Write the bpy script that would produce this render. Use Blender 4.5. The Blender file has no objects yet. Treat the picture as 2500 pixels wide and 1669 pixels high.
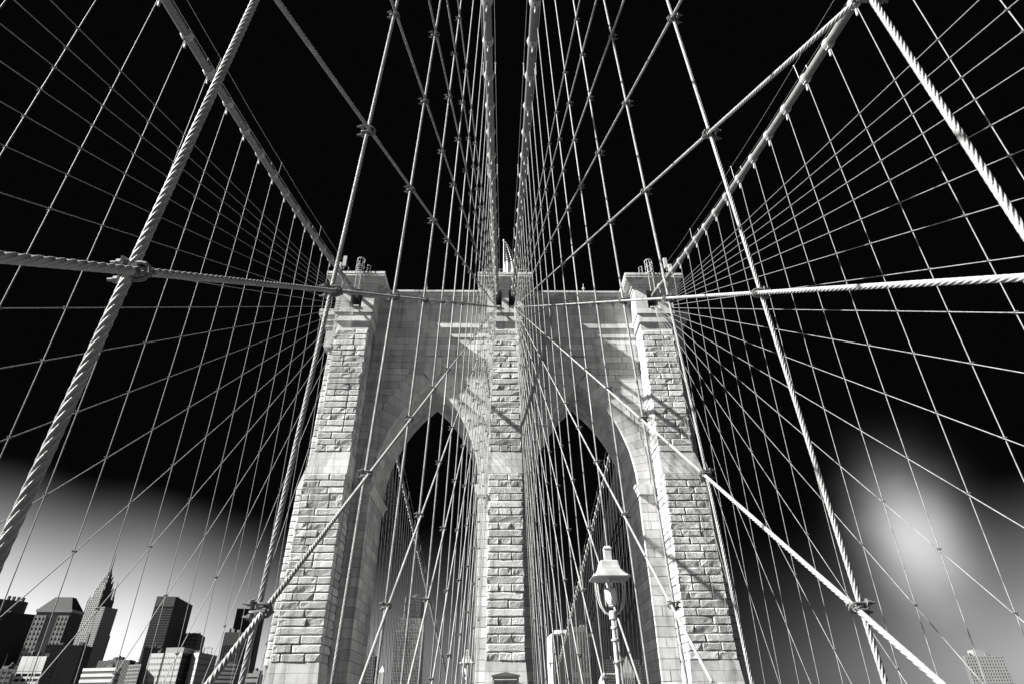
import bpy, math, random
from mathutils import Vector, Matrix, noise

# ------------------------------------------------------------------ camera, sky, sun
S = bpy.context.scene
COL = S.collection
R = math.radians
PITCH, YAW, ROLL = R(32.0246), R(1.2106), R(-0.4393)
CAM = Vector((-0.4112, 0.0, 0.0))
fw = Vector((math.sin(YAW)*math.cos(PITCH), math.cos(YAW)*math.cos(PITCH), math.sin(PITCH)))
rt = Vector((math.cos(YAW), -math.sin(YAW), 0))
up = rt.cross(fw)
rt, up = rt*math.cos(ROLL)+up*math.sin(ROLL), up*math.cos(ROLL)-rt*math.sin(ROLL)
cd = bpy.data.cameras.new('camera'); cam = bpy.data.objects.new('camera', cd); COL.objects.link(cam)
cd.sensor_width = 36; cd.lens = 21.009; cd.clip_start = .05; cd.clip_end = 20000
cam.matrix_world = Matrix(((rt.x, up.x, -fw.x, CAM.x), (rt.y, up.y, -fw.y, CAM.y), (rt.z, up.z, -fw.z, CAM.z), (0, 0, 0, 1)))
S.camera = cam
S.view_settings.view_transform = 'Standard'; S.view_settings.look = 'None'; S.view_settings.gamma = 1
S.view_settings.use_curve_mapping = False
S.view_settings.exposure = 1.8

SUN = Vector((-3.5, -.97, 2.85)).normalized()
sd = bpy.data.lights.new('sun', 'SUN'); sd.energy = 4.6; sd.angle = R(.53); sd.color = (1, .99, .97)
so = bpy.data.objects.new('sun', sd); COL.objects.link(so)
so.rotation_euler = (-SUN).to_track_quat('-Z', 'Y').to_euler()
so.location = (-60, -40, 90)

W = bpy.data.worlds.new('World'); S.world = W; W.use_nodes = True
nt = W.node_tree; nt.nodes.clear()
def N(t, **k):
    n = nt.nodes.new(t)
    for a, b in k.items(): setattr(n, a, b)
    return n
def L(a, b): nt.links.new(a, b)
def M(op, a, b=None, c=None, clamp=False):
    n = N('ShaderNodeMath', operation=op, use_clamp=clamp)
    for i, x in enumerate((a, b, c)):
        if x is None: continue
        if isinstance(x, (int, float)): n.inputs[i].default_value = x
        else: L(x, n.inputs[i])
    return n.outputs[0]
sky = N('ShaderNodeTexSky', sky_type='NISHITA', sun_disc=False)
sky.sun_elevation = math.asin(SUN.z); sky.sun_rotation = math.atan2(SUN.x, SUN.y)
tc = N('ShaderNodeTexCoord'); sx = N('ShaderNodeSeparateXYZ'); L(tc.outputs['Generated'], sx.inputs[0])
X, Y, Z = sx.outputs
cs = N('ShaderNodeSeparateColor'); L(sky.outputs[0], cs.inputs[0])
# a red-filtered black and white sky: only the pale air near the horizon stays bright, brighter towards the sun's side
hx = M('DIVIDE', X, M('MAXIMUM', M('SQRT', M('ADD', M('MULTIPLY', X, X), M('MULTIPLY', Y, Y))), .001))
azf = M('MINIMUM', M('MAXIMUM', M('ADD', .06, M('ADD', M('MULTIPLY', M('MULTIPLY', hx, hx), 1.15), M('MULTIPLY', hx, -.5))), .02), .58)
nh = N('ShaderNodeTexNoise'); nh.inputs['Scale'].default_value = 2.6; nh.inputs['Detail'].default_value = 3.5; L(tc.outputs['Generated'], nh.inputs['Vector'])
Zn = M('ADD', Z, M('MULTIPLY', M('SUBTRACT', nh.outputs[0], .5), .09))
lim = M('ADD', .262, M('MULTIPLY', azf, .05))
t = M('SUBTRACT', 1.0, M('DIVIDE', M('MAXIMUM', Zn, 0.0), lim), None, True)
wd = M('SUBTRACT', 1.05, M('MULTIPLY', azf, .62))
u = M('DIVIDE', M('SUBTRACT', t, .03), M('SUBTRACT', wd, .03), None, True)
band = M('MULTIPLY', M('MULTIPLY', M('MULTIPLY', u, u), M('SUBTRACT', 3.0, M('MULTIPLY', u, 2.0))), azf)
# an added soft glow painted into the sky low on the right
cdir = Vector((math.sin(R(34.3))*math.cos(R(12.0)), math.cos(R(34.3))*math.cos(R(12.0)), math.sin(R(12.0))))
dn = N('ShaderNodeVectorMath', operation='SUBTRACT'); L(tc.outputs['Generated'], dn.inputs[0]); dn.inputs[1].default_value = cdir
dl = N('ShaderNodeVectorMath', operation='MULTIPLY'); L(dn.outputs[0], dl.inputs[0]); dl.inputs[1].default_value = (1/.047, 1/.047, 1/.072)
ln = N('ShaderNodeVectorMath', operation='LENGTH'); L(dl.outputs[0], ln.inputs[0])
nz = N('ShaderNodeTexNoise'); nz.inputs['Scale'].default_value = 11; nz.inputs['Detail'].default_value = 5; L(tc.outputs['Generated'], nz.inputs['Vector'])
cl = M('ADD', ln.outputs['Value'], M('MULTIPLY', M('SUBTRACT', nz.outputs[0], .5), .5))
cloud = M('POWER', 2.718, M('MULTIPLY', M('MULTIPLY', cl, cl), -1.0))
tot = M('ADD', M('MULTIPLY', M('MULTIPLY', cs.outputs[0], band), 1.25), M('ADD', M('MULTIPLY', M('MULTIPLY', cloud, cs.outputs[0]), .7), .005))
bg = N('ShaderNodeBackground'); bg.inputs[1].default_value = .1
cmb = N('ShaderNodeCombineColor')
for i in range(3): L(tot, cmb.inputs[i])
L(cmb.outputs[0], bg.inputs[0])
wo = N('ShaderNodeOutputWorld'); L(bg.outputs[0], wo.inputs[0])

# ------------------------------------------------------------------ materials (black and white photograph: greys only)
def mat(name, v, rough=.8, var=0, scale=2.0, bump=0, bscale=20, metal=0, spec=.3, stain=0, detail=6):
    m = bpy.data.materials.new(name); m.use_nodes = True
    t = m.node_tree; b = t.nodes['Principled BSDF']
    b.inputs['Base Color'].default_value = (v, v, v, 1); b.inputs['Roughness'].default_value = rough
    b.inputs['Metallic'].default_value = metal; b.inputs['Specular IOR Level'].default_value = spec
    g = t.nodes.new('ShaderNodeNewGeometry')
    if var or stain:
        n = t.nodes.new('ShaderNodeTexNoise'); n.inputs['Scale'].default_value = scale; n.inputs['Detail'].default_value = detail
        n.inputs['Roughness'].default_value = .65
        t.links.new(g.outputs['Position'], n.inputs['Vector'])
        mr = t.nodes.new('ShaderNodeMapRange'); mr.inputs[1].default_value = .3; mr.inputs[2].default_value = .7
        mr.inputs[3].default_value = v*(1-var); mr.inputs[4].default_value = v*(1+var)
        t.links.new(n.outputs[0], mr.inputs[0]); out = mr.outputs[0]
        if stain:   # rain streaks: noise stretched along z
            mp = t.nodes.new('ShaderNodeMapping'); mp.inputs['Scale'].default_value = (1.6, 1.6, .09)
            t.links.new(g.outputs['Position'], mp.inputs[0])
            n2 = t.nodes.new('ShaderNodeTexNoise'); n2.inputs['Scale'].default_value = 1.3; n2.inputs['Detail'].default_value = 7
            t.links.new(mp.outputs[0], n2.inputs['Vector'])
            r2 = t.nodes.new('ShaderNodeMapRange'); r2.inputs[1].default_value = .5; r2.inputs[2].default_value = .72
            r2.inputs[3].default_value = 1; r2.inputs[4].default_value = 1-stain
            t.links.new(n2.outputs[0], r2.inputs[0])
            mu = t.nodes.new('ShaderNodeMath'); mu.operation = 'MULTIPLY'
            t.links.new(out, mu.inputs[0]); t.links.new(r2.outputs[0], mu.inputs[1]); out = mu.outputs[0]
            oi = t.nodes.new('ShaderNodeObjectInfo')
            r3 = t.nodes.new('ShaderNodeMapRange'); r3.inputs[3].default_value = .76; r3.inputs[4].default_value = 1.14
            t.links.new(oi.outputs['Random'], r3.inputs[0])
            mu2 = t.nodes.new('ShaderNodeMath'); mu2.operation = 'MULTIPLY'
            t.links.new(out, mu2.inputs[0]); t.links.new(r3.outputs[0], mu2.inputs[1]); out = mu2.outputs[0]
        t.links.new(out, b.inputs['Base Color'])
    if bump:
        n = t.nodes.new('ShaderNodeTexNoise'); n.inputs['Scale'].default_value = bscale; n.inputs['Detail'].default_value = 5
        t.links.new(g.outputs['Position'], n.inputs['Vector'])
        bp = t.nodes.new('ShaderNodeBump'); bp.inputs['Strength'].default_value = 1; bp.inputs['Distance'].default_value = bump
        t.links.new(n.outputs[0], bp.inputs['Height']); t.links.new(bp.outputs[0], b.inputs['Normal'])
    return m
ROCK = mat('rock_faced_stone', .50, .9, .2, 1.1, .05, 9, stain=.38, spec=.15)
ASH = mat('dressed_stone', .51, .88, .15, .9, .012, 14, stain=.4, spec=.15)
CAPM = mat('coping_stone', .46, .88, .16, 1.3, .012, 12, stain=.4, spec=.15)
CORE = mat('mortar_core', .27, .95, .2, 2, .02, 12)
ROPE = mat('painted_wire_rope', .205, .55, .3, 5, .004, 60, spec=.35)
CABLE = mat('wrapped_main_cable', .17, .45, .2, 3, .003, 30, spec=.45)
STEEL = mat('painted_steel', .38, .5, .15, 8, .002, 50, spec=.4)
ROPEFAR = mat('weathered_dark_rope', .06, .7, .2, 9, spec=.2)  # one darker grey for every rope beyond the tower
ROPEIN = mat('painted_inner_rope', .27, .55, .25, 5, .004, 60, spec=.35)
CLAMPI = mat('weathered_clamp_iron', .13, .65, .2, 12, .002, 60, spec=.25)  # the same dark grey on every clamp
DARKST = mat('dark_iron', .12, .6, .2, 8, spec=.3)  # dark tone that paints shade into the cable slots
LAMPM = mat('lamp_paint', .42, .5, .18, 7, .001, 60, spec=.35)
GLOBE = mat('opal_glass', .75, .18, spec=.6)
PLAQ = mat('bronze_plaque', .30, .55, .12, 6, spec=.4)
PLAQD = mat('bronze_dark', .10, .5, .2, 6, spec=.4)
WOOD = mat('boardwalk_wood', .07, .8, .2, 3)
ROAD = mat('roadway', .11, .9, .2, .5)
WATER = mat('river_water', .03, .12, .1, .02, spec=.5)
LAND = mat('city_ground', .09, .95, .2, .02)

# ------------------------------------------------------------------ mesh helpers
class MB:
    def __init__(s): s.v = []; s.f = []
    def add(s, vs, fs):
        o = len(s.v); s.v += [tuple(p) for p in vs]; s.f += [tuple(i+o for i in f) for f in fs]; return s
    def hexa(s, p):      # bottom 4 (ccw from above), top 4
        return s.add(p, [(3, 2, 1, 0), (4, 5, 6, 7), (0, 1, 5, 4), (1, 2, 6, 5), (2, 3, 7, 6), (3, 0, 4, 7)])
    def box(s, x0, x1, y0, y1, z0, z1):
        if x0 > x1: x0, x1 = x1, x0
        return s.hexa([(x0, y0, z0), (x1, y0, z0), (x1, y1, z0), (x0, y1, z0), (x0, y0, z1), (x1, y0, z1), (x1, y1, z1), (x0, y1, z1)])
    def prism(s, poly, y0, y1):      # poly in (x, z)
        n = len(poly); a = sum(poly[i][0]*poly[(i+1) % n][1]-poly[(i+1) % n][0]*poly[i][1] for i in range(n))
        if a < 0: poly = poly[::-1]
        vs = [(x, y0, z) for x, z in poly]+[(x, y1, z) for x, z in poly]
        return s.add(vs, [tuple(range(n)), tuple(range(2*n-1, n-1, -1))]+[(i, i+n, (i+1) % n+n, (i+1) % n) for i in range(n)])
    def loft(s, rings, cap=True):
        n = len(rings[0]); o = len(s.v)
        for r in rings: s.v += [tuple(p) for p in r]
        for k in range(len(rings)-1):
            for i in range(n):
                a = o+k*n+i; b = o+k*n+(i+1) % n
                s.f.append((a, b, b+n, a+n))
        if cap:
            s.f.append(tuple(range(o+n-1, o-1, -1))); e = o+(len(rings)-1)*n; s.f.append(tuple(range(e, e+n)))
        return s
    def lathe(s, prof, n=16, c=(0, 0, 0), ph=0):
        return s.loft([[(c[0]+r*math.cos(ph+2*math.pi*i/n), c[1]+r*math.sin(ph+2*math.pi*i/n), c[2]+z) for i in range(n)] for r, z in prof])
    def tube(s, path, r, n=8):
        path = [Vector(p) for p in path]; rings = []
        t = (path[1]-path[0]).normalized(); ref = Vector((0, 0, 1)) if abs(t.z) < .9 else Vector((0, 1, 0))
        u = t.cross(ref).normalized()
        for i, p in enumerate(path):
            t = (path[min(i+1, len(path)-1)]-path[max(i-1, 0)]).normalized()
            u = (u-t*u.dot(t)).normalized(); w = t.cross(u)
            rr = r[i] if isinstance(r, (list, tuple)) else r
            rings.append([p+(u*math.cos(2*math.pi*k/n)+w*math.sin(2*math.pi*k/n))*rr for k in range(n)])
        return s.loft(rings)
    def mesh(s, name, m, smooth=False):
        me = bpy.data.meshes.new(name); me.from_pydata(s.v, [], s.f); me.materials.append(m)
        if smooth: me.polygons.foreach_set('use_smooth', [True]*len(me.polygons))
        me.update(); return me
    def build(s, name, m, parent=None, smooth=False, loc=None):
        if loc is not None:
            s.v = [(x-loc[0], y-loc[1], z-loc[2]) for x, y, z in s.v]
        return obj(name, s.mesh(name, m, smooth), parent, loc)
def obj(name, me, parent=None, loc=None, mw=None):
    o = bpy.data.objects.new(name, me); COL.objects.link(o)
    if parent is not None: o.parent = parent
    if loc is not None: o.location = loc
    if mw is not None: o.matrix_local = mw
    return o
def tag(o, label=None, cat=None, group=None, kind=None):
    if label: o['label'] = label
    if cat: o['category'] = cat
    if group: o['group'] = group
    if kind: o['kind'] = kind
    return o
def empty(name, loc):
    o = bpy.data.objects.new(name, None); COL.objects.link(o); o.location = loc; o.empty_display_size = .5; return o
ONES = 'zeroth first second third fourth fifth sixth seventh eighth ninth tenth eleventh twelfth thirteenth fourteenth fifteenth sixteenth seventeenth eighteenth nineteenth'.split()
TENS = {2: 'twent', 3: 'thirt', 4: 'fort', 5: 'fift', 6: 'sixt'}
def ordw(n):
    if n < 20: return ONES[n]
    t, u = divmod(n, 10)
    return TENS[t]+('ieth' if u == 0 else 'y '+ONES[u])

# ------------------------------------------------------------------ setting out of sight below the frame
def struct(name, mb, m): return tag(mb.build(name, m), kind='structure')
struct('river', MB().box(-6000, 6000, -3000, 500, -48, -46), WATER)
struct('ground', MB().box(-9000, 9000, 500, 9000, -48, -43), LAND)
struct('promenade', MB().box(-2.6, 2.6, -60, 49, -2.0, -1.75), WOOD)
struct('promenade_branches', MB().box(-12, -3, 44, 70, -2.3, -2.05).box(3, 12, 44, 70, -2.3, -2.05), WOOD)
struct('roadway', MB().box(-15.6, -3.2, -120, 200, -7.6, -7.1).box(3.2, 15.6, -120, 200, -7.6, -7.1), ROAD)

# ------------------------------------------------------------------ bridge tower
rnd = random.Random(5)
tower = empty('bridge_tower', (0, 58, -43))
tag(tower, 'pale stone bridge tower with two pointed arches and three buttresses', 'tower')
TO = Vector((0, 58, -43))
def tb(name, mb, m, kind=None, smooth=False):
    mb.v = [(x-TO.x, y-TO.y, z-TO.z) for x, y, z in mb.v]
    o = mb.build(name, m, tower, smooth)
    if kind: o['kind'] = kind
    return o
YW, YB = 54.91, 61.73             # arch wall front and back
A, HW, ZS, RI = 7.58, 5.03, 18.3, 14.54   # arch axis, half width, springing, radius
CXO = A-(RI-HW)                   # centre of the outer half's arc
def intr(z): return CXO+math.sqrt(RI*RI-(z-ZS)**2)

# unit rocks: x 0..1 along the face, y 0 (face) .. 1 (depth), z 0..1
def rock_mesh(seed):
    r = random.Random(seed); nx, nz = 6, 4; vs = []; fs = []
    chip = r.random(); cx, cz = r.choice(((nx-1, 0), (0, 0), (nx-1, nz-1), (2, 0), (3, 0)))
    XS = [0, .05, .33+r.uniform(-.1, .1), .66+r.uniform(-.1, .1), .95, 1]; ZS_ = [0, .13, .86, 1]
    b0 = r.uniform(.03, .09); tz, tx = r.uniform(-.035, .035), r.uniform(-.03, .03)
    for j in range(nz):
        for i in range(nx):
            x, z = XS[i], ZS_[j]; edge = i in (0, nx-1) or j in (0, nz-1)
            y = r.uniform(-.015, .02) if edge else -(b0+tz*(z-.5)+tx*(x-.5)+r.uniform(-.014, .014))
            if chip < .55 and abs(i-cx) <= 1 and abs(j-cz) <= 1: y += r.uniform(.05, .13)
            if not edge: x += r.uniform(-.02, .02); z += r.uniform(-.06, .05)
            else:
                x += (r.uniform(0, .015) if i == 0 else -r.uniform(0, .015) if i == nx-1 else 0)
                z += (r.uniform(0, .06) if j == 0 else -r.uniform(0, .03) if j == nz-1 else 0)
            vs.append((x, y, z))
    idx = lambda i, j: j*nx+i
    for j in range(nz-1):
        for i in range(nx-1): fs.append((idx(i, j), idx(i+1, j), idx(i+1, j+1), idx(i, j+1)))
    loop = [idx(i, 0) for i in range(nx)]+[idx(nx-1, j) for j in range(1, nz)]+[idx(i, nz-1) for i in range(nx-2, -1, -1)]+[idx(0, j) for j in range(nz-2, 0, -1)]
    o = len(vs)
    for k in loop: vs.append((vs[k][0], 1, vs[k][2]))
    n = len(loop)
    for k in range(n): fs.append((loop[k], o+k, o+(k+1) % n, loop[(k+1) % n]))
    return vs, fs
ROCKS = [rock_mesh(s) for s in range(36)]
ROCKME = []
for k, (vs, fs) in enumerate(ROCKS):
    me = bpy.data.meshes.new('rock_stone'); me.from_pydata(vs, [], fs); me.materials.append(ROCK); me.update(); ROCKME.append(me)
BLOCKV = []
def block_mesh():
    mb = MB().box(0, 1, 0, 1, 0, 1); return mb.mesh('dressed_block', ASH)
BLOCKME = block_mesh()
pieces = {}   # name -> list of (importance, mesh kind, index, matrix)
def rock(name, x, y, z, w, d, h, rz=0, g=.024):
    m = Matrix.Translation((x, y, z)) @ Matrix.Rotation(rz, 4, 'Z') @ Matrix.Translation((g, 0, g)) @ Matrix.Diagonal((w-2*g, d, h-2*g, 1))
    pieces.setdefault(name, []).append((-z, 'r', rnd.randrange(36), m))
def block(name, x0, x1, y0, y1, z0, z1, g=.021):
    if x0 > x1: x0, x1 = x1, x0
    m = Matrix.Translation((x0+g, y0+rnd.uniform(-.012, .012), z0+g)) @ Matrix.Diagonal((x1-x0-2*g, y1-y0, z1-z0-2*g, 1))
    pieces.setdefault(name, []).append((-z0, 'b', 0, m))
def split(w, lo, hi, r=rnd):
    out = []; left = w
    while left > hi: 
        p = r.uniform(lo, hi)
        if left-p < lo*.7: break
        out.append(p); left -= p
    out.append(left)
    if out[-1] > hi*1.25: out[-1:] = [left/2, left/2]
    return out

BUT = [(-1, 14.3, 17.65, 18.12), (0, 0, 0, 0), (1, 14.3, 17.65, 18.12)]   # side, inner x, outer x above / below the offset
YU, YL, YBASE = 52.42, 52.18, 51.95
lowz = [3.6+.6267*i for i in range(25)]; upz = [20.82+.642*i for i in range(22)]
core = MB()
for s, xi, xu, xl in BUT:
    for zone, zs, yf in (('l', lowz, YL), ('u', upz, YU)):
        for c in range(len(zs)-1):
            z0, z1 = zs[c], zs[c+1]
            if s == 0:
                hw = 1.56 if zone == 'l' else 1.5
                x0, x1 = -hw, hw
                pat = [2*hw] if c % 2 else [2*hw/3*f for f in (.97, 1.03, 1.0)]
                if rnd.random() < .15: pat = [hw*1.16, hw*.84]
            else:
                xo = xl if zone == 'l' else xu
                x0, x1 = (xi, xo) if s > 0 else (-xo, -xi)
                w = x1-x0
                pat = rnd.choice(([.55, .45], [.4, .6], [.3, .4, .3], [.24, .44, .32], [.62, .38], [.2, .5, .3], [1.0] if rnd.random() < .4 else [.7, .3]))
                pat = [p*w for p in pat]
            x = x0
            for w in pat:
                rock('rough_stone', x, yf, z0, w, .9, z1-z0); x += w
            if s:   # return face towards the arch
                d0 = YW-yf-.9
                if s < 0: rock('side_stone', -xi, yf+.9, z0, d0, .8, z1-z0, R(90))
                else: rock('side_stone', xi, YW, z0, d0, .8, z1-z0, R(-90))
                # outward side face
                if s < 0: rock('flank_stone', -xo, YW+1.5, z0, YW+1.5-yf-.9, .8, z1-z0, R(-90))
                else: rock('flank_stone', xo, yf+.9, z0, YW+1.5-yf-.9, .8, z1-z0, R(90))
    # sloping weathered offset of three smooth courses
    for c in range(3):
        za, zb = 18.64+c*.7267, 18.64+(c+1)*.7267; f0, f1 = c/3, (c+1)/3
        ya, yb_ = YL+(YU-YL)*f0, YL+(YU-YL)*f1
        if s == 0: xa0, xa1, xb0, xb1 = -1.56, 1.56, -1.56+.06*f1, 1.56-.06*f1
        else:
            oa, ob = xl-(xl-xu)*f0, xl-(xl-xu)*f1
            xa0, xa1, xb0, xb1 = (xi, oa, xi, ob) if s > 0 else (-oa, -xi, -ob, -xi)
        cut = rnd.uniform(.35, .65) if s else (.5 if c == 1 else .34)
        cuts = [0, cut, 1] if not (s == 0 and c != 1) else [0, .34, .67, 1]
        for a, b in zip(cuts, cuts[1:]):
            g = .008
            p = [(xa0+(xa1-xa0)*a+g, ya, za+g), (xa0+(xa1-xa0)*b-g, ya, za+g), (xa0+(xa1-xa0)*b-g, YW, za+g), (xa0+(xa1-xa0)*a+g, YW, za+g),
                 (xb0+(xb1-xb0)*a+g, yb_, zb-g), (xb0+(xb1-xb0)*b-g, yb_, zb-g), (xb0+(xb1-xb0)*b-g, YW, zb-g), (xb0+(xb1-xb0)*a+g, YW, zb-g)]
            tb('offset_stone', MB().hexa(p), ASH)
    # smooth flared base
    zz = 3.6; fl = 0
    for c in range(6):
        h = .72; z0, z1 = zz-h, zz; e0, e1 = .055*(c+1), .055*c
        if s == 0: xa, xb = -1.56, 1.56
        else: xa, xb = (xi, xl) if s > 0 else (-xl, -xi)
        cuts = [0, .5+rnd.uniform(-.15, .15), 1]
        for a, b in zip(cuts, cuts[1:]):
            g = .008
            q = lambda f, e: (xa-e)+((xb+e)-(xa-e))*f
            p = [(q(a, e0)+g, YL-e0, z0+g), (q(b, e0)-g, YL-e0, z0+g), (q(b, e0)-g, YW, z0+g), (q(a, e0)+g, YW, z0+g),
                 (q(a, e1)+g, YL-e1, z1-g), (q(b, e1)-g, YL-e1, z1-g), (q(b, e1)-g, YW, z1-g), (q(a, e1)+g, YW, z1-g)]
            tb('base_stone', MB().hexa(p), ASH)
        zz -= h
    # core behind the facing
    if s == 0:
        core.box(-1.44, 1.44, YL+.1, YW+.3, -43, 18.6).box(-1.4, 1.4, YU+.1, YW+.3, 18.6, 34.4)
    else:
        a, b, c2 = s*(xi+.1), s*(xl-.1), s*(xu-.1)
        core.box(a, b, YL+.1, YW+.3, -43, 18.6).box(a, c2, YU+.1, YW+.3, 18.6, 34.4)

# outer flanks of the side piers: a second, deeper buttress seen past the front one
for s in (-1, 1):
    for zs, xo in ((lowz, 20.05), (upz, 19.45)):
        for z0, z1 in zip(zs, zs[1:]):
            x0, x1 = (17.2, xo) if s > 0 else (-xo, -17.2)
            rock('corner_stone', x0, 56.5, z0, x1-x0, .8, z1-z0)
    core.box(s*12.9, s*19.9, 56.7, YB-.05, -43, 18.6).box(s*12.9, s*19.3, 56.7, YB-.05, 18.6, 34.4)
    core.box(s*12.9, s*19.0, 55.4, YB-.05, 34.4, 38.9)
    p = [(17.2, 56.45, 18.64), (20.05, 56.45, 18.64), (20.05, 61.5, 18.64), (17.2, 61.5, 18.64), (17.2, 56.45, 20.82), (19.45, 56.45, 20.82), (19.45, 61.5, 20.82), (17.2, 61.5, 20.82)]
    if s < 0: p = [(-x, y, z) for x, y, z in (p[1], p[0], p[3], p[2], p[5], p[4], p[7], p[6])]
    tb('offset_stone', MB().hexa(p), ASH)
    # flank cap: corbelled block under the main cap, towards the river
    m = MB()
    for (e, z0, z1) in ((0, 38.3, 39.1), (.35, 37.6, 38.3), (.7, 36.9, 37.6), (1.0, 34.4, 36.9)):
        x0, x1 = (18.2, 20.9-e) if s > 0 else (-20.9+e, -18.2)
        m.box(x0, x1, 55.6+e*.5, 61.5, z0, z1)
    tb('flank_cap', m, CAPM)

# piers between the arches: jambs and corner stones
zc = [1.5+.8*i for i in range(22)]; zc = [z for z in zc if z < 18.2]+[18.3]
for ci, (z0, z1) in enumerate(zip(zc, zc[1:])):
    for s in (-1, 1):
        ys = [YW, 57.0, 59.3, YB] if ci % 2 else [YW, 56.2, 58.1, 60.0, YB]
        for k, (y0, y1) in enumerate(zip(ys, ys[1:])):
            x0 = A+HW; x1 = 14.28 if k == 0 else 13.5
            if k == 0 and ci % 3 == 1:
                block('jamb_stone', s*x0, s*13.35, y0, y1-.01, z0, z1); block('wall_stone', s*13.35, s*x1, y0+.012, y1-.01, z0, z1)
            else: block('jamb_stone', s*x0, s*x1, y0+.004, y1-.012, z0, z1)
        block('wall_stone', s*1.4, s*2.55, YW, YW+2.0+(ci % 2)*.7, z0, z1)
        block('wall_stone', s*1.4, s*2.55, YW+2.0+(ci % 2)*.7+.012, YB, z0, z1)
    core.box(-2.42, 2.42, YW+.25, YB-.06, z0, z1)
core.box(-2.42, 2.42, YW+.25, YB-.06, -43, 1.5)
for s in (-1, 1): core.box(s*(A+HW+.1), s*14.4, YW+.12, YB-.06, -43, 18.3)

# arches: voussoirs with a stepped extrados, wall courses fitted to them
NV = 15; HC = .8
rout = [15.75+.9*k/NV for k in range(NV+1)]
phi = [math.asin(HC*k/rout[k]) for k in range(NV+1)]
def arcp(k, r): return (CXO+r*math.cos(phi[k]), ZS+r*math.sin(phi[k]))
APEX = ZS+math.sqrt(RI*RI-(RI-HW)**2)
for s in (-1, 1):
    for half in (0, 1):
        mir = (lambda x: s*x) if half == 0 else (lambda x: s*(2*A-x))
        for k in range(NV):
            ik, ik1 = arcp(k, RI), arcp(k+1, RI)
            mid = (phi[k]+phi[k+1])/2; im = (CXO+RI*math.cos(mid), ZS+RI*math.sin(mid))
            xo, xo1 = CXO+rout[k]*math.cos(phi[k]), CXO+rout[k+1]*math.cos(phi[k+1])
            z0, z1 = ZS+HC*k, ZS+HC*(k+1)
            lim_ = 14.26 if half == 0 else 2*A-1.42
            xo, xo1 = min(xo, lim_), min(xo1, lim_)
            if k == NV-1: poly = [ik, (xo, z0), (xo, z1), (A+.87, z1), (A+.87, z1-.02), (A, APEX)]
            else: poly = [ik, (xo, z0), (xo, z1), (xo1, z1), ik1, im]
            g = .03   # shrink towards the centroid for the joints
            cxp = sum(p[0] for p in poly)/len(poly); czp = sum(p[1] for p in poly)/len(poly)
            poly2 = []
            for (x, z) in poly:
                d = Vector((x-cxp, z-czp)); d = d*(1-g/max(d.length, .1)); poly2.append((mir(cxp+d.x), czp+d.y))
            ys = [YW-.03, 57.2, 59.5, YB] if k % 2 else [YW-.03, 56.3, 58.4, 60.3, YB]
            for y0, y1 in zip(ys, ys[1:]): tb('voussoir', MB().prism(poly2, y0+.006, y1-.008), ASH)
            # wall course from the step to the pier
            end = 14.28 if half == 0 else 2*A-1.42
            w = end-xo
            if w > .25:
                x = xo
                for p in (split(w, 1.0, 2.3) if w > 1.2 else [w]):
                    block('wall_stone', mir(x), mir(x+p), YW, YW+1.0, z0, z1); x += p
            cx0 = arcp(k, RI)[0]+.55
            core.box(mir(cx0), mir(14.4 if half == 0 else 2*A-1.0), YW+.16, YB-.06, z0, z1)
    # keystone
    tb('keystone', MB().prism([(s*(A-.84), 32.35), (s*(A+.84), 32.35), (s*(A+.84), 30.42), (s*A, APEX-.02), (s*(A-.84), 30.42)], YW-.2, YB), ASH)
    # plain courses above
    zt = 30.3; nrow = 6; hr = (34.86-zt)/nrow
    for c in range(nrow):
        z0, z1 = zt+c*hr, zt+(c+1)*hr
        segs = [(1.42, A-.85), (A+.85, 14.28)] if z0 < 32.2 else [(1.42, 14.28)]
        for a, b in segs:
            x = a
            for p in split(b-a, 1.3, 2.7):
                block('wall_stone', s*x, s*(x+p), YW+rnd.uniform(0, .012), YW+1.0, z0, z1); x += p
    core.box(s*1.0, s*14.4, YW+.16, YB-.06, 30.3, 39.4)
    # frieze band and upper wall, each standing proud of the one below
    for (yy, za, zb, nr) in ((54.81, 34.87, 35.97, 2), (54.58, 35.98, 39.3, 4)):
        for c in range(nr):
            z0, z1 = za+(zb-za)*c/nr, za+(zb-za)*(c+1)/nr
            x = 1.42
            for p in split(12.86, 1.6, 3.0):
                block('frieze_stone', s*x, s*(x+p), yy, YW+.8, z0, z1, .006); x += p
    # cornice: bed mould with brackets, corona and coping
    x = 1.42
    for p in split(12.86, 1.7, 2.3):
        block('cornice_stone', s*x, s*(x+p), 54.25, YB+.3, 39.31, 39.5, .01); x += p
    x = 1.42
    for p in split(12.86, 1.9, 2.6):
        block('cornice_stone', s*x, s*(x+p), 54.0, YB+.6, 39.51, 39.71, .012); x += p
    x = 1.42
    for p in split(12.86, 1.5, 2.4):
        block('coping_stone', s*x, s*(x+p), 53.5, YB+.9, 39.72, 39.92, .006)
        block('coping_stone', s*x, s*(x+p), 53.42, YB+1.0, 39.93, 40.17, .006); x += p
    for k in range(9):
        xb = 2.2+1.42*k
        tb('cornice_bracket', MB().prism([(s*xb, 39.5), (s*(xb+.5), 39.5), (s*(xb+.42), 38.85), (s*(xb+.08), 38.85)], 54.08, 54.6), ASH)
    # imposts at the springing
    for half in (0, 1):
        mir = (lambda x: s*x) if half == 0 else (lambda x: s*(2*A-x))
        x0 = A+HW; prof = [(x0+1.2, 18.45), (x0-.36, 18.45), (x0-.36, 18.2), (x0-.26, 18.1), (x0-.2, 17.9), (x0-.08, 17.72), (x0-.08, 17.5), (x0+1.2, 17.5)]
        tb('impost', MB().prism([(mir(x), z) for x, z in prof], YW-.33, YB+.3), ASH)
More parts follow.
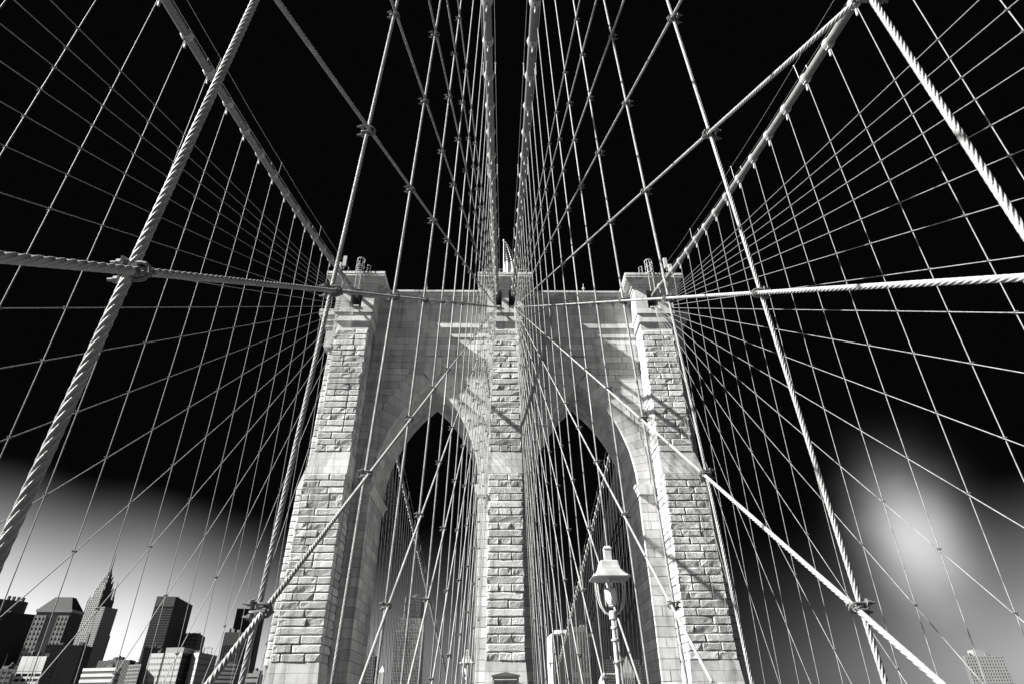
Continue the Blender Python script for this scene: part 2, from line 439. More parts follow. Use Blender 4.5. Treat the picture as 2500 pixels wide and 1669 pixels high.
# pier heads with cable openings
for s in (-1, 0, 1):
    if s == 0: hx0, hx1, slots, c0, c1 = -1.95, 1.95, [(-1.28, -.38), (.38, 1.28)], -3.02, 3.02
    else: hx0, hx1, slots, c0, c1 = (14.02, 18.1, [(15.35, 16.55)], 13.07, 19.33) if s > 0 else (-18.1, -14.02, [(-16.55, -15.35)], -19.33, -13.07)
    yh = 52.1; zh0, zh1 = 36.25, 39.3
    def course_head(x0, x1, z0, z1, y1=54.6):
        xx = x0
        for p in split(x1-x0, .9, 1.8):
            block('head_stone', xx, xx+p, yh, y1, z0, z1, .007); xx += p
    course_head(hx0, hx1, zh0, 36.9)
    xs = [hx0]+[v for sl in slots for v in sl]+[hx1]
    for a, b in zip(xs[::2], xs[1::2]):
        for z0, z1 in ((36.9, 37.7), (37.7, 38.5), (38.5, 39.3)): course_head(a, b, z0, z1)
    core.box(hx0+.1, hx1-.1, 54.62, 58.8, 36.3, 39.3)
    for sl in slots: tb('cable_opening', MB().box(sl[0]+.001, sl[1]-.001, 54.55, 54.61, 36.9, 39.3), DARKST)  # thin dark sheet closing the slot, its inner shade put into the colour
    # corbel bands under the head
    def band(y, x0, x1, z0, z1, nm):
        xx = x0
        for p in split(x1-x0, 1.2, 2.0): block(nm, xx, xx+p, y, YW+.2, z0, z1, .006); xx += p
    if s == 0: b0, b1, u0, u1 = -1.75, 1.75, -1.5, 1.5
    else: b0, b1, u0, u1 = (14.14, 17.9, 14.32, 17.63) if s > 0 else (-17.9, -14.14, -17.63, -14.32)
    band(52.24, b0, b1, 35.25, 36.24, 'corbel_stone'); band(52.5, u0, u1, 34.31, 35.24, 'corbel_stone')
    # stepped cap
    m = MB(); cy0, cy1 = 51.29, 62.6
    for e, z0, z1 in ((.86, 39.31, 39.62), (.72, 39.63, 39.86)):
        m.box(c0+e, c1-e, cy0+e, cy1-e, z0, z1)
    tb('cap_moulding', m, CAPM)
    m = MB()
    def ring(e, z): return [(c0+e, cy0+e, z), (c1-e, cy0+e, z), (c1-e, cy1-e, z), (c0+e, cy1-e, z)]
    m.loft([ring(.62, 39.87), ring(.5, 39.95), ring(.12, 40.3), ring(.05, 40.46)])
    tb('cap_soffit', m, CAPM)
    nseg = 4
    for k in range(nseg):
        xa, xb = c0+(c1-c0)*k/nseg, c0+(c1-c0)*(k+1)/nseg
        block('cap_slab', xa, xb, cy0, cy1, 40.47, 40.72, .006); block('cap_slab', xa-(.0 if k else 0), xb, cy0-.05, cy1+.05, 40.73, 41.03, .004)
tb('masonry_core', core, CORE)
for name, lst in pieces.items():
    lst.sort(key=lambda t: -t[0])          # lowest first: those show largest
    rest = MB()
    matl = ROCK
    for q, (imp, kd, ix, m) in enumerate(lst):
        m = Matrix.Translation(-TO) @ m
        if q < 300:
            o = obj(name, ROCKME[ix] if kd == 'r' else BLOCKME, tower); o.matrix_local = m
        else:
            vs, fs = ROCKS[ix] if kd == 'r' else (MB().box(0, 1, 0, 1, 0, 1).v, MB().box(0, 1, 0, 1, 0, 1).f)
            rest.add([m @ Vector(v) for v in vs], fs); matl = ROCK if kd == 'r' else ASH
    if rest.v:
        o = rest.build(name, matl, tower); o['kind'] = 'stuff'
print('stones', {k: len(v) for k, v in pieces.items()})

# ------------------------------------------------------------------ main cables
def zout(y):
    if y < 51: t = y-30; return 31.45+.282*t+.002*t*t
    if y > 63: t = y-60; return 38.7-.24*t+.00015*t*t
    a = zout(50.99); b = zout(63.01); f = (y-51)/12
    return a*(1-f)+b*f+.9*math.sin(math.pi*f)
def zinn(y): return zout(y)+(1.3*(52-y)/34 if y < 52 else 0)
def xinn(z): return 2.02-.0294*z
def xout(z): return 15.0+.026*z
SP = 2.286
CABR = .215
def band_mesh():
    m = MB()
    def ringx(r, x, n=14): return [(x, r*math.cos(2*math.pi*i/n), r*math.sin(2*math.pi*i/n)) for i in range(n)]
    m.loft([ringx(CABR+.004, -.17), ringx(CABR+.05, -.15), ringx(CABR+.05, -.06), ringx(CABR+.075, -.03), ringx(CABR+.075, .03), ringx(CABR+.05, .06), ringx(CABR+.05, .15), ringx(CABR+.004, .17)])
    for sy in (-1, 1):
        for xx in (-.1, .1):
            m.tube([(xx, sy*.06, -CABR-.14), (xx, sy*.06, -CABR+.02)], .022, 6)
        m.box(-.13, .13, sy*.09-.03, sy*.09+.03, -CABR-.1, -CABR+.02)
    m.box(-.05, .05, -.035, .035, -CABR-.34, -CABR-.02)
    m.lathe([(.03, -.62), (.055, -.58), (.055, -.42), (.035, -.34)], 8, (0, 0, -CABR+.05))
    m.tube([(0, -.09, CABR+.0), (0, -.05, CABR+.09), (0, .05, CABR+.09), (0, .09, CABR+.0)], .018, 5)
    return m.mesh('cable_band', STEEL, False)
BANDME = band_mesh()
POSTME = {}
def post_mesh(h):
    if h not in POSTME: POSTME[h] = MB().lathe([(.02, 0), (.017, h), (.045, h), (.045, h+.07), (.01, h+.1)], 6).mesh('handrail_post', STEEL)
    return POSTME[h]
cables = {}
for side, where in ((-1, 'left'), (1, 'right')):
    for kind in ('inner', 'outer'):
        zf, xf = (zinn, xinn) if kind == 'inner' else (zout, xout)
        y0c, y1c = -36, 190
        P = lambda y: Vector((side*xf(zf(y)), y, zf(y)))
        base = P(58)
        lab = ('thick pale main cable on the '+where+', running to the '+where+' pier cap' if kind == 'outer'
               else where+' one of the two close main cables running to the centre pier')
        root = tag(empty('main_cable', base), lab, 'cable', 'main suspension cables')
        ys = [y0c+i*.75 for i in range(int((y1c-y0c)/.75)+1)]
        MB().tube([P(y)-base for y in ys], CABR, 20).build('wrapped_cable', CABLE, root, True)
        ph = 2.0 if kind == 'inner' else 1.0
        yk = [ph+SP*i for i in range(-4, 22)]
        if kind == 'outer': yk += [64.5+SP*i for i in range(50)]
        for n_, y in enumerate(yk):
            if 50.2 < y < 64: continue
            t = (P(y+.1)-P(y-.1)).normalized(); sd_ = Vector((0, 0, 1)).cross(t).normalized(); u_ = t.cross(sd_)
            mw = Matrix(((t.x, sd_.x, u_.x, 0), (t.y, sd_.y, u_.y, 0), (t.z, sd_.z, u_.z, 0), (0, 0, 0, 1)))
            mw = Matrix.Translation(P(y)-base) @ mw
            obj('cable_band', BANDME, root, None, mw)
            if n_ % 4 == 0:
                for dx, h in ((-.34, 1.05), (.34, 1.05)):
                    o = obj('handrail_post', post_mesh(h), root, P(y)-base+Vector((dx, 0, .02)))
        for dx in (-.34, .34):
            MB().tube([P(y)-base+Vector((dx, 0, 1.12-.05*math.sin(math.pi*((y-ph)/(4*SP) % 1)))) for y in ys if y < 50], .011, 4).build('handrail_wire', STEEL, root)
            if kind == 'outer': MB().tube([P(y)-base+Vector((dx, 0, 1.1)) for y in ys if y > 63], .011, 4).build('handrail_wire', STEEL, root)
        if kind == 'outer':
            for yy, dx in ((44.6, -.55*side), (46.2, .4*side)):
                q = P(yy)-base
                MB().box(q.x+dx-.16, q.x+dx+.16, q.y-.09, q.y+.09, q.z+.3, q.z+1.5).build('marker_panel', LAMPM, root)
                MB().box(q.x+dx-.03, q.x+dx+.03, q.y-.03, q.y+.03, q.z, q.z+.31).build('panel_post', STEEL, root)
        cables[(side, kind)] = P

# ------------------------------------------------------------------ suspenders and stays
RS = .0202; LAY = .31
def rope_mesh(p0, p1, r, fine, hand=1):
    d = p1-p0; Ln = d.length; t = d/Ln
    ref = Vector((0, 1, 0)) if abs(t.y) < .8 else Vector((1, 0, 0))
    u = t.cross(ref).normalized(); w = t.cross(u)
    n = 24 if fine else 8
    NEAR = 15.0
    st = [0.0]
    if fine:
        while st[-1] < Ln:
            zz = (p0+t*st[-1]-CAM).length
            st.append(st[-1]+(max(.016, min(.04, zz*.005)) if zz < NEAR else .9))
        st[-1] = Ln
    else: st = [Ln*i/6 for i in range(7)]
    # six round strands: the vertices follow the lay, so every groove is a real helical crease
    dd, rs = r*.655, r*.345
    prof = [dd*math.cos(al)+math.sqrt(max(rs*rs-(dd*math.sin(al))**2, 0)) for al in (math.pi/6, math.pi/14, 0, -math.pi/14)]
    prof[0] = r*.66
    offs = [-math.pi/6, -math.pi/14, 0, math.pi/14]
    rings = []
    for sdist in st:
        p = t*sdist
        if fine and (p0+p-CAM).length < NEAR:
            tw = hand*2*math.pi*sdist/LAY
            rings.append([p+(u*math.cos(a_)+w*math.sin(a_))*prof[k % 4] for k in range(n) for a_ in (tw+(k//4)*math.pi/3+offs[k % 4],)])
        else:
            rings.append([p+(u*math.cos(2*math.pi*k/n)+w*math.sin(2*math.pi*k/n))*r*.95 for k in range(n)])
    m = MB(); m.loft(rings); return m
def clamp_mesh():
    m = MB(); r = .011
    a = [(0, -.075, .046), (0, .02, .046)]+[(0, .028+.046*math.sin(math.pi*k/6), .046*math.cos(math.pi*k/6)) for k in range(7)]+[(0, .02, -.046), (0, -.075, -.046)]
    m.tube(a, r, 6)
    m.box(-.022, .022, -.07, -.056, -.075, .075)
    # second bolt, round the suspender, its threaded ends and nuts sticking out beside the stay
    b = [(-.046, .075, -.01), (-.046, .0, -.005)]+[(-.046*math.cos(math.pi*k/6), -.03-.046*math.sin(math.pi*k/6), .003*k) for k in range(7)]+[(.046, .0, .022), (.046, .075, .025)]
    m.tube(b, r, 6)
    for xx, zz in ((-.046, -.008), (.046, .024)): m.tube([(xx, .028, zz), (xx, .05, zz)], .021, 6)
    m.tube([(-.062, .036, -.012), (.062, .036, .026)], .014, 6)
    for zz in (-.046, .046): m.tube([(0, -.098, zz), (0, -.075, zz)], .020, 6); m.tube([(0, -.13, zz), (0, -.09, zz)], .010, 6)
    m.box(-.026, .026, -.008, .02, -.034, .034)
    return m.mesh('rope_clamp', CLAMPI)
CLAMPME = clamp_mesh()
SOCKME = MB().lathe([(.03, 0), (.06, .05), (.06, .35), (.04, .55)], 8).mesh('anchor_socket', STEEL)
ZPROM, ZRD = -1.75, -7.1
SUSP = {}
for side, where in ((-1, 'left'), (1, 'right')):
    for kind in ('inner', 'outer'):
        P = cables[(side, kind)]; ph = 2.0 if kind == 'inner' else 1.0
        xf = xinn if kind == 'inner' else xout
        zb = ZPROM if kind == 'inner' else ZRD
        ks = range(0, 21) if kind == 'inner' else range(3, 21)
        ks = list(ks); last = max(ks)
        for k in ks:
            y = ph+SP*k; top = P(y)-Vector((0, 0, .45)); bot = Vector((side*xf(zb), y, zb))
            fine = kind == 'inner' and k < 6
            r = RS*(1.13 if (k == 0 and side < 0 and kind == 'inner') else 1.0)
            if kind == 'outer': r = .0185
            m = rope_mesh(bot, top, r, fine, 1)
            o = m.build('suspender', ROPE if kind == 'outer' or k > 5 else ROPEIN, None, True); o.location = bot
            nth = last-k+1
            lab = ('upright rope, '+ordw(nth)+' from the tower, on the '+where+' close main cable' if kind == 'inner'
                   else 'upright rope, '+ordw(nth)+' from the tower, under the far '+where+' main cable')
            if kind == 'inner' and k == 0: lab = 'thickest upright wire rope, nearest to the viewer on the '+where
            tag(o, lab, 'rope', 'upright suspender ropes')
            obj('anchor_socket', SOCKME, o, (0, 0, 0))
            SUSP[(side, kind, k)] = (bot, top)
        # stays fan from the pier head
        T = Vector((side*.93, 52.05, 37.05)) if kind == 'inner' else Vector((side*15.96, 52.05, 37.05))
        dl_ = ([-26.6, -21.2, -16.1, -11.2, -6.7, -2.95, 1.0, 5.0, 9.05, 13.1, 17.2, 21.3, 25.4, 29.4, 33.4, 37.3, 41.1] if kind == 'inner'
               else [-44, -37.5, -32, -26.8, -21.8, -17, -12.1, -6.9, -2.4, 1.8, 6.3, 10.7, 15.1, 19.4, 23.7, 28.0, 32.2, 36.3, 40.4])
        zd = -1.9
        nst = len(dl_)
        for j, yd in enumerate(dl_):
            E_ = Vector((side*(xf(zd)-.045), yd, zd))
            off = Vector((side*.012*((j % 5)-2), 0, -.05*(nst-1-j)/nst*4))
            T_ = T+off
            if kind == 'outer':      # carry on to the roadway edge
                d = (E_-T_).normalized(); E_ = E_+d*((ZRD-E_.z)/d.z)
            fine = kind == 'inner'
            m = rope_mesh(E_, T_, RS if kind == 'inner' else .0185, fine, -1)
            o = m.build('stay_rope', ROPE if kind == 'outer' else ROPEIN, None, True); o.location = E_
            lab = ('slanting stay rope, '+ordw(j+1)+' from the top in the '+where+' fan of the centre pier' if kind == 'inner'
                   else 'slanting stay rope, '+ordw(j+1)+' from the top in the fan of the '+where+' pier')
            tag(o, lab, 'rope', 'slanting stay ropes')
            d = (T_-E_); 
            obj('anchor_socket', SOCKME, o, None, Matrix.Translation((0, 0, 0)) @ d.to_track_quat('Z', 'Y').to_matrix().to_4x4())
            for k in ks:
                bot, top = SUSP[(side, kind, k)]
                f = (bot.y-E_.y)/d.y
                if not 0.01 < f < .93: continue
                p = E_+d*f
                if p.z > top.z-.3 or p.z < zd+.3: continue
                xax = d.normalized(); yax = Vector((-side, 0, 0)); yax = (yax-xax*yax.dot(xax)).normalized(); zax = xax.cross(yax)
                mw = Matrix(((xax.x, yax.x, zax.x, 0), (xax.y, yax.y, zax.y, 0), (xax.z, yax.z, zax.z, 0), (0, 0, 0, 1)))
                loc = p-E_-yax*.022
                sc = (.86 if kind == 'inner' else .8)*rnd.uniform(.88, 1.15); mw = mw @ Matrix.Rotation(rnd.uniform(-.35, .35), 4, 'Y') @ Matrix.Diagonal((rnd.choice((-1, 1)), 1, 1, 1))
                obj('rope_clamp', CLAMPME, o, None, Matrix.Translation(loc) @ mw @ Matrix.Scale(sc, 4))
        # links holding the stays at the pier head
        m = MB()
        for q in range(5):
            a = T+Vector(((q-2)*.14, 0, -.02)); m.tube([a, a+Vector((0, .7, .5))], .03, 6); m.lathe([(.05, -.05), (.05, .05)], 8, tuple(a))
        m.box(T.x-.4, T.x+.4, T.y-.08, T.y+.08, T.z-.12, T.z+.04)
        tag(m.build('stay_anchor', STEEL, loc=tuple(T)), ('dark bracket gathering the '+where+' stay fan at the '+('centre pier head' if kind == 'inner' else where+' pier head')), 'bracket', 'stay anchor brackets')
# beyond the tower: outer cables' suspenders and stays seen through the arches
for side, where in ((-1, 'left'), (1, 'right')):
    P = cables[(side, 'outer')]
    for k in range(50):
        y = 64.5+SP*k; top = P(y)-Vector((0, 0, .4)); bot = Vector((side*15.0, y, ZRD))
        if top.z < ZRD+1: continue
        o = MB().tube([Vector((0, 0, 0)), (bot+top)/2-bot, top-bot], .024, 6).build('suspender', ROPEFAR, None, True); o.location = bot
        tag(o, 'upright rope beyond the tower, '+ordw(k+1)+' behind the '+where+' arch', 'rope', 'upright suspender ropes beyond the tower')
    T = Vector((side*15.96, 62.4, 37.6))
    for j in range(24):
        yd = 69+4.57*j; E_ = Vector((side*15.05, yd, ZRD))
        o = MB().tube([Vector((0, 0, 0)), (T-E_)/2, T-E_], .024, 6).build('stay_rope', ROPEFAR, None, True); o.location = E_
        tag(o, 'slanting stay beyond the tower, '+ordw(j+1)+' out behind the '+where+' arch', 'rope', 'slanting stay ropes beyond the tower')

# ------------------------------------------------------------------ things on the tower
for s, where in ((-1, 'left'), (1, 'right')):
    ld = tag(empty('caged_ladder', (s*16.15, 51.05, 38.4)), 'caged steel ladder rising over the '+where+' pier cap', 'ladder', 'caged ladders on the outer pier caps')
    x = -.35*s; hw = .23
    for dx in (-hw, hw): MB().tube([(x+dx, 0, 0), (x+dx, 0, 3.5), (x+dx, .25, 3.9)], .035, 6).build('stile', STEEL, ld)
    for q in range(11): MB().tube([(x-hw, 0, .15+.31*q), (x+hw, 0, .15+.31*q)], .022, 5).build('rung', STEEL, ld)
    for z, rr in ((2.35, .46), (3.2, .43), (4.15, .4)):
        MB().tube([(x+rr*math.cos(a), .12-rr*math.sin(a), z) for a in [math.pi*k/10 for k in range(-3, 14)]], .05 if z != 3.2 else .03, 6).build('cage_hoop', LAMPM, ld)
    for a in (.2, .9, 1.57, 2.2, 2.95): MB().tube([(x+.45*math.cos(a), .12-.45*math.sin(a), 2.35), (x+.4*math.cos(a), .12-.4*math.sin(a), 4.15)], .022, 5).build('cage_bar', STEEL, ld)
    for q in (0, 1): MB().tube([(x+(-s)*(.75+.35*q), .25, 2.62), (x+(-s)*(.75+.35*q), .25, 3.6-.25*q)], .03, 6).build('rail_post', STEEL, ld)
    MB().tube([(x-s*.75, .25, 3.6), (x-s*1.1, .25, 3.35)], .025, 6).build('rail', STEEL, ld); MB().tube([(x-s*.75, .25, 3.1), (x-s*1.1, .25, 3.0)], .02, 6).build('rail', STEEL, ld)
for s, where in ((-1, 'left'), (1, 'right')):
    lr = tag(empty('lightning_rod', (s*8.9, 54.2, 40.17)), 'short ball topped lightning rod on the coping over the '+where+' arch', 'rod', 'lightning rods on the coping')
    MB().lathe([(.05, 0), (.04, .75)], 8).build('rod', STEEL, lr); MB().lathe([(.02, .72), (.16, .84), (.16, .94), (.02, 1.06)], 10).build('ball', STEEL, lr, True); MB().lathe([(.05, 1.0), (.03, 1.55)], 6).build('tip', STEEL, lr)
rl = tag(empty('cap_railing', (0, 52.2, 41.03)), 'low pipe railing on top of the centre pier cap', 'railing')
for x in (-2.2, -1.1, 0, 1.1, 2.2): MB().tube([(x, 0, 0), (x, 0, 1.15)], .035, 6).build('post', STEEL, rl)
for z in (.6, 1.12): MB().tube([(-2.2, 0, z), (2.2, 0, z)], .03, 6).build('rail', STEEL, rl)
# flag
FL = bpy.data.materials.new('flag_cloth'); FL.use_nodes = True
t = FL.node_tree; b = t.nodes['Principled BSDF']; b.inputs['Roughness'].default_value = .85
uvn = t.nodes.new('ShaderNodeUVMap'); sp_ = t.nodes.new('ShaderNodeSeparateXYZ'); t.links.new(uvn.outputs[0], sp_.inputs[0])
def FM(op, a, b_=None, cl_=False):
    n = t.nodes.new('ShaderNodeMath'); n.operation = op; n.use_clamp = cl_
    for i, x_ in enumerate((a, b_)):
        if x_ is None: continue
        if isinstance(x_, (int, float)): n.inputs[i].default_value = x_
        else: t.links.new(x_, n.inputs[i])
    return n.outputs[0]
U, V = sp_.outputs[0], sp_.outputs[1]
fu = FM('SUBTRACT', FM('FRACT', FM('MULTIPLY', U, 6)), .5); fv = FM('SUBTRACT', FM('FRACT', FM('MULTIPLY', V, 17)), .5)
star = FM('LESS_THAN', FM('ADD', FM('MULTIPLY', fu, fu), FM('MULTIPLY', fv, fv)), .085)
canton = FM('GREATER_THAN', V, .5)
stripe = FM('GREATER_THAN', FM('FRACT', FM('ADD', FM('MULTIPLY', U, 4), FM('MULTIPLY', FM('SINE', FM('MULTIPLY', V, 14)), .35))), .3)
inten = FM('ADD', FM('MULTIPLY', canton, FM('ADD', FM('MULTIPLY', star, .78), .01)), FM('MULTIPLY', FM('SUBTRACT', 1.0, canton), FM('ADD', FM('MULTIPLY', stripe, .55), .25)))
cc = t.nodes.new('ShaderNodeCombineColor')
for i in range(3): t.links.new(inten, cc.inputs[i])
t.links.new(cc.outputs[0], b.inputs['Base Color'])
fl = tag(empty('flag', (-.15, 54.5, 41.03)), 'limp starred and striped flag hanging above the centre pier', 'flag')
MB().lathe([(.09, 0), (.05, 7.3), (.12, 7.32), (.12, 7.5), (.02, 7.55)], 10).build('flagpole', STEEL, fl)
nu, nv = 15, 30; vs = []; uv = []
for j in range(nv):
    v = j/(nv-1); z = 1.2+6.0*v
    wd = 1.25*min(1, (1-v)**.8*1.9)+.06
    for i in range(nu):
        u = i/(nu-1)
        fold = .22*math.sin(u*15+v*2.2)*(1-v*.8)+.08*math.sin(u*31+v*5)
        vs.append((.07+u*wd, fold-.1*u, z-.55*u*(1-v)+.12*math.sin(u*9)*(j == 0))); uv.append((u, v))
me = bpy.data.meshes.new('flag_cloth'); me.from_pydata(vs, [], [(j*nu+i, j*nu+i+1, (j+1)*nu+i+1, (j+1)*nu+i) for j in range(nv-1) for i in range(nu-1)])
ul = me.uv_layers.new(name='UVMap')
for lp in me.loops: ul.data[lp.index].uv = uv[lp.vertex_index]
me.materials.append(FL); me.polygons.foreach_set('use_smooth', [True]*len(me.polygons)); obj('flag_cloth', me, fl)
# plaque on the centre pier base
pq = tag(empty('memorial_plaque', (0, 51.55, .2)), 'framed bronze plaque with a low pediment at the foot of the centre pier', 'plaque')
MB().box(-.86, .86, -.02, .25, -.4, 2.12).build('panel', PLAQ, pq)
for sx_ in (-1, 1): MB().box(sx_*.86, sx_*1.0, -.12, .3, -.45, 2.18).build('frame', PLAQ, pq)
MB().box(-1.0, 1.0, -.2, .3, 2.18, 2.32).build('frame', PLAQ, pq)
MB().prism([(-1.08, 2.33), (1.08, 2.33), (1.08, 2.42), (0, 2.62), (-1.08, 2.42)], -.28, .3).build('pediment', PLAQD, pq)
rt_ = random.Random(3)
for q in range(6):
    z = 1.9-.16*q; w = rt_.uniform(.3, .7); x = -w/2; m = MB()
    while x < w/2:
        l = rt_.uniform(.03, .09); m.box(x, min(x+l, w/2), -.035, -.018, z, z+.07); x += l+.03
    m.build('lettering', PLAQD, pq)

# ------------------------------------------------------------------ promenade lamps
def lamp(loc, label):
    lp = tag(empty('promenade_lamp', loc), label, 'lamp', 'lamps along the promenade')
    # local z = 0 at the deck; rim of the hood at 4.15
    def pc(name, mb, m=LAMPM, sm=False): return mb.build(name, m, lp, sm)
    post = pc('post', MB().lathe([(.11, 0), (.11, .25), (.056, .35), (.049, 1.6), (.044, 3.05), (.038, 3.2), (.038, 3.36)], 14), LAMPM, True)
    for z, r in ((1.25, .075), (1.95, .072), (2.62, .07), (3.0, .075), (3.22, .062)):
        MB().lathe([(r-.02, z-.03), (r, z-.015), (r, z+.015), (r-.02, z+.03)], 14).build('collar', LAMPM, post)
    for z, sx_ in ((2.3, -1), (1.75, 1), (1.2, -1)):
        r_ = pc('rung', MB().tube([(0, 0, z+.12), (sx_*.26, 0, z+.12)], .012, 6).lathe([(.02, -.02), (.025, .0), (.02, .02)], 8, (sx_*.26, 0, z+.12)))
    pc('socket', MB().lathe([(.05, 3.36), (.075, 3.38), (.075, 3.5), (.06, 3.53)], 14))
    for sx_ in (-1, 1):
        m = MB(); path = [(sx_*x, 0, z) for x, z in ((.05, 3.44), (.14, 3.5), (.2, 3.6), (.235, 3.74), (.25, 3.9), (.255, 4.06), (.25, 4.16))]
        m.tube(path, .018, 8); m.tube([(p[0]*1.16, p[1], p[2]) for p in path[1:]], .012, 6)
        for p in path[1:-1]: m.box(min(p[0], p[0]*1.16), max(p[0], p[0]*1.16), -.008, .008, p[2]-.03, p[2]+.03)
        pc('yoke_arm', m)
    def octr(hw, c, z): return [(hw, -c, z), (hw, c, z), (c, hw, z), (-c, hw, z), (-hw, c, z), (-hw, -c, z), (-c, -hw, z), (c, -hw, z)]
    hood = MB().loft([octr(.39, .31, 4.135), octr(.38, .3, 4.155), octr(.3, .245, 4.215), octr(.24, .2, 4.29), octr(.205, .175, 4.38), octr(.19, .16, 4.46), octr(.175, .15, 4.475)])
    pc('hood', hood)
    ch = pc('chimney', MB().loft([octr(.075, .07, 4.475), octr(.075, .07, 4.72)]))
    MB().loft([octr(.085, .08, 4.72), octr(.085, .08, 4.735), octr(.055, .05, 4.79)]).build('chimney_cap', LAMPM, ch)
    g = pc('globe', MB().lathe([(.06, 3.63), (.085, 3.66), (.115, 3.74), (.13, 3.84), (.13, 3.93)], 20), GLOBE, True)
    MB().lathe([(.132, 3.925), (.14, 3.935), (.132, 3.95)], 20).build('globe_rim', STEEL, g)
    MB().lathe([(.05, 3.6), (.075, 3.615), (.06, 3.635)], 16).build('globe_cup', STEEL, g)
    bur = pc('burner', MB().lathe([(.03, 3.95), (.034, 3.97), (.03, 4.08), (.045, 4.15)], 12), STEEL)
    for a in range(6):
        x, y = .13*math.cos(a*1.047+.3), .13*math.sin(a*1.047+.3); MB().tube([(x*1.05, y*1.05, 3.63), (x*1.05, y*1.05, 4.02), (x*.7, y*.7, 4.1)], .008, 5).build('cage_wire', STEEL, lp)
lamp((1.84, 13.0, ZPROM), 'large white hooded lamp on a post in front of the right arch')
lamp((-2.17, 36.0, ZPROM), 'small distant hooded lamp in front of the left arch, beside the centre pier')
tag(MB().lathe([(.12, 0), (.12, 2.55), (.15, 2.57), (.15, 2.66), (.03, 2.9)], 12, (2.9, 22, ZPROM)).build('white_post', LAMPM), 'short white round topped post left of the large lamp', 'post')

# ------------------------------------------------------------------ city behind
def bm(name, v, rough=.7, spec=.3): return mat(name, v, rough, .1, .06, spec=spec)
G_DARK = bm('glass_dark', .022, .25, .5); G_MID = bm('glass_mid', .06, .3, .5)
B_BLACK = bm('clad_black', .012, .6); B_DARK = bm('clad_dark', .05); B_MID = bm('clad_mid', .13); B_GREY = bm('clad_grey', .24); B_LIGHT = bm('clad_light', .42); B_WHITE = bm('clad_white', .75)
K = 1.6   # metres per survey unit for the skyline plan below
def fpts(l, c, r, z): 
    q = [Vector((p[0]*K, p[1]*K)) for p in (l, c, r)]; q.append(q[0]+q[2]-q[1]); return q, z*K
def body(name, q, z0, z1, m, root): 
    b = Vector(root.location) if root else Vector((0, 0, 0))
    cr = (q[1]-q[0]).cross(q[2]-q[1])
    q_ = q if cr > 0 else q[::-1]
    p = [(v.x, v.y, z0) for v in q_]+[(v.x, v.y, z1) for v in q_]
    mb = MB().hexa(p); mb.v = [(x-b.x, y-b.y, z-b.z) for x, y, z in mb.v]
    return mb.build(name, m, root)
def facade(a, b_, z0, z1, fh, sf, bw, pf, proud, m, root, out, name='facade_grid', skip=None):
    """spandrels (share sf of a floor) and piers (share pf of a bay) standing proud of the glass"""
    d = b_-a; ln = d.length; d = d/ln; n = Vector((d.y, -d.x))
    if n.dot(out) < 0: n = -n
    mb = MB(); base = Vector(root.location)
    def slab(s0, s1, za, zb, pr):
        p0, p1 = a+d*s0, a+d*s1
        q = [p0-n*.2, p1-n*.2, p1+n*pr, p0+n*pr]
        if (q[1]-q[0]).cross(q[2]-q[1]) < 0: q = q[::-1]
        mb.hexa([(v.x-base.x, v.y-base.y, za-base.z) for v in q]+[(v.x-base.x, v.y-base.y, zb-base.z) for v in q])
    if sf:
        k = int((z1-z0)/fh)+1
        for i in range(k):
            zb = z1-i*fh; za = max(zb-fh*sf, z0)
            if za < zb: slab(0, ln, za, zb, proud)
    if pf:
        k = max(1, round(ln/bw)); w = ln/k
        for i in range(k+1):
            c = i*w; h = w*pf/2
            slab(max(0, c-h), min(ln, c+h), z0, z1, proud*1.15)
    o = mb.build(name, m, root); o['kind'] = 'stuff'; return o
def building(name, label, l, c, r, z, glass, f1=None, f2=None, group='skyscrapers behind the bridge', zlow=None, cat='building'):
    q, zt = fpts(l, c, r, z); cen = (q[0]+q[2])/2
    root = tag(empty(name, (cen.x, cen.y, -43)), label, cat, group)
    body('wall', q, -43, zt, glass, root)
    dist = cen.length; zl = zlow if zlow is not None else max(-40, dist*.02)
    if f1: facade(q[0], q[1], zl, zt, *f1[:5], f1[5], root, (q[0]+q[1])/2-cen)
    if f2: facade(q[1], q[2], zl, zt, *f2[:5], f2[5], root, (q[1]+q[2])/2-cen)
    return root, q, zt, cen
def roof_box(root, q, cen, zt, f, h, m, name='roof_plant'):
    return body(name, [cen+(v-cen)*f for v in q], zt, zt+h, m, root)
T0 = building('dark_slab_tower', 'very dark slab tower with roof stacks at the far left edge', (-602, 747), (-563, 800), (-563, 806), 108, B_BLACK, (4, .3, 3.2, .3, .4, B_BLACK))
qq, zz_ = fpts((-614, 795), (-597, 820), (-598, 827), 126); body('upper_block', qq, T0[2], zz_, B_DARK, T0[0])
for i in range(4):
    p = qq[0].lerp(qq[1], .25+.17*i)-Vector((-3, 0)); p = Vector((p.x, p.y+6)); body('roof_stack', [p+Vector(v) for v in ((-2, -2), (2, -2), (2, 2), (-2, 2))], zz_, zz_+7, B_BLACK, T0[0])
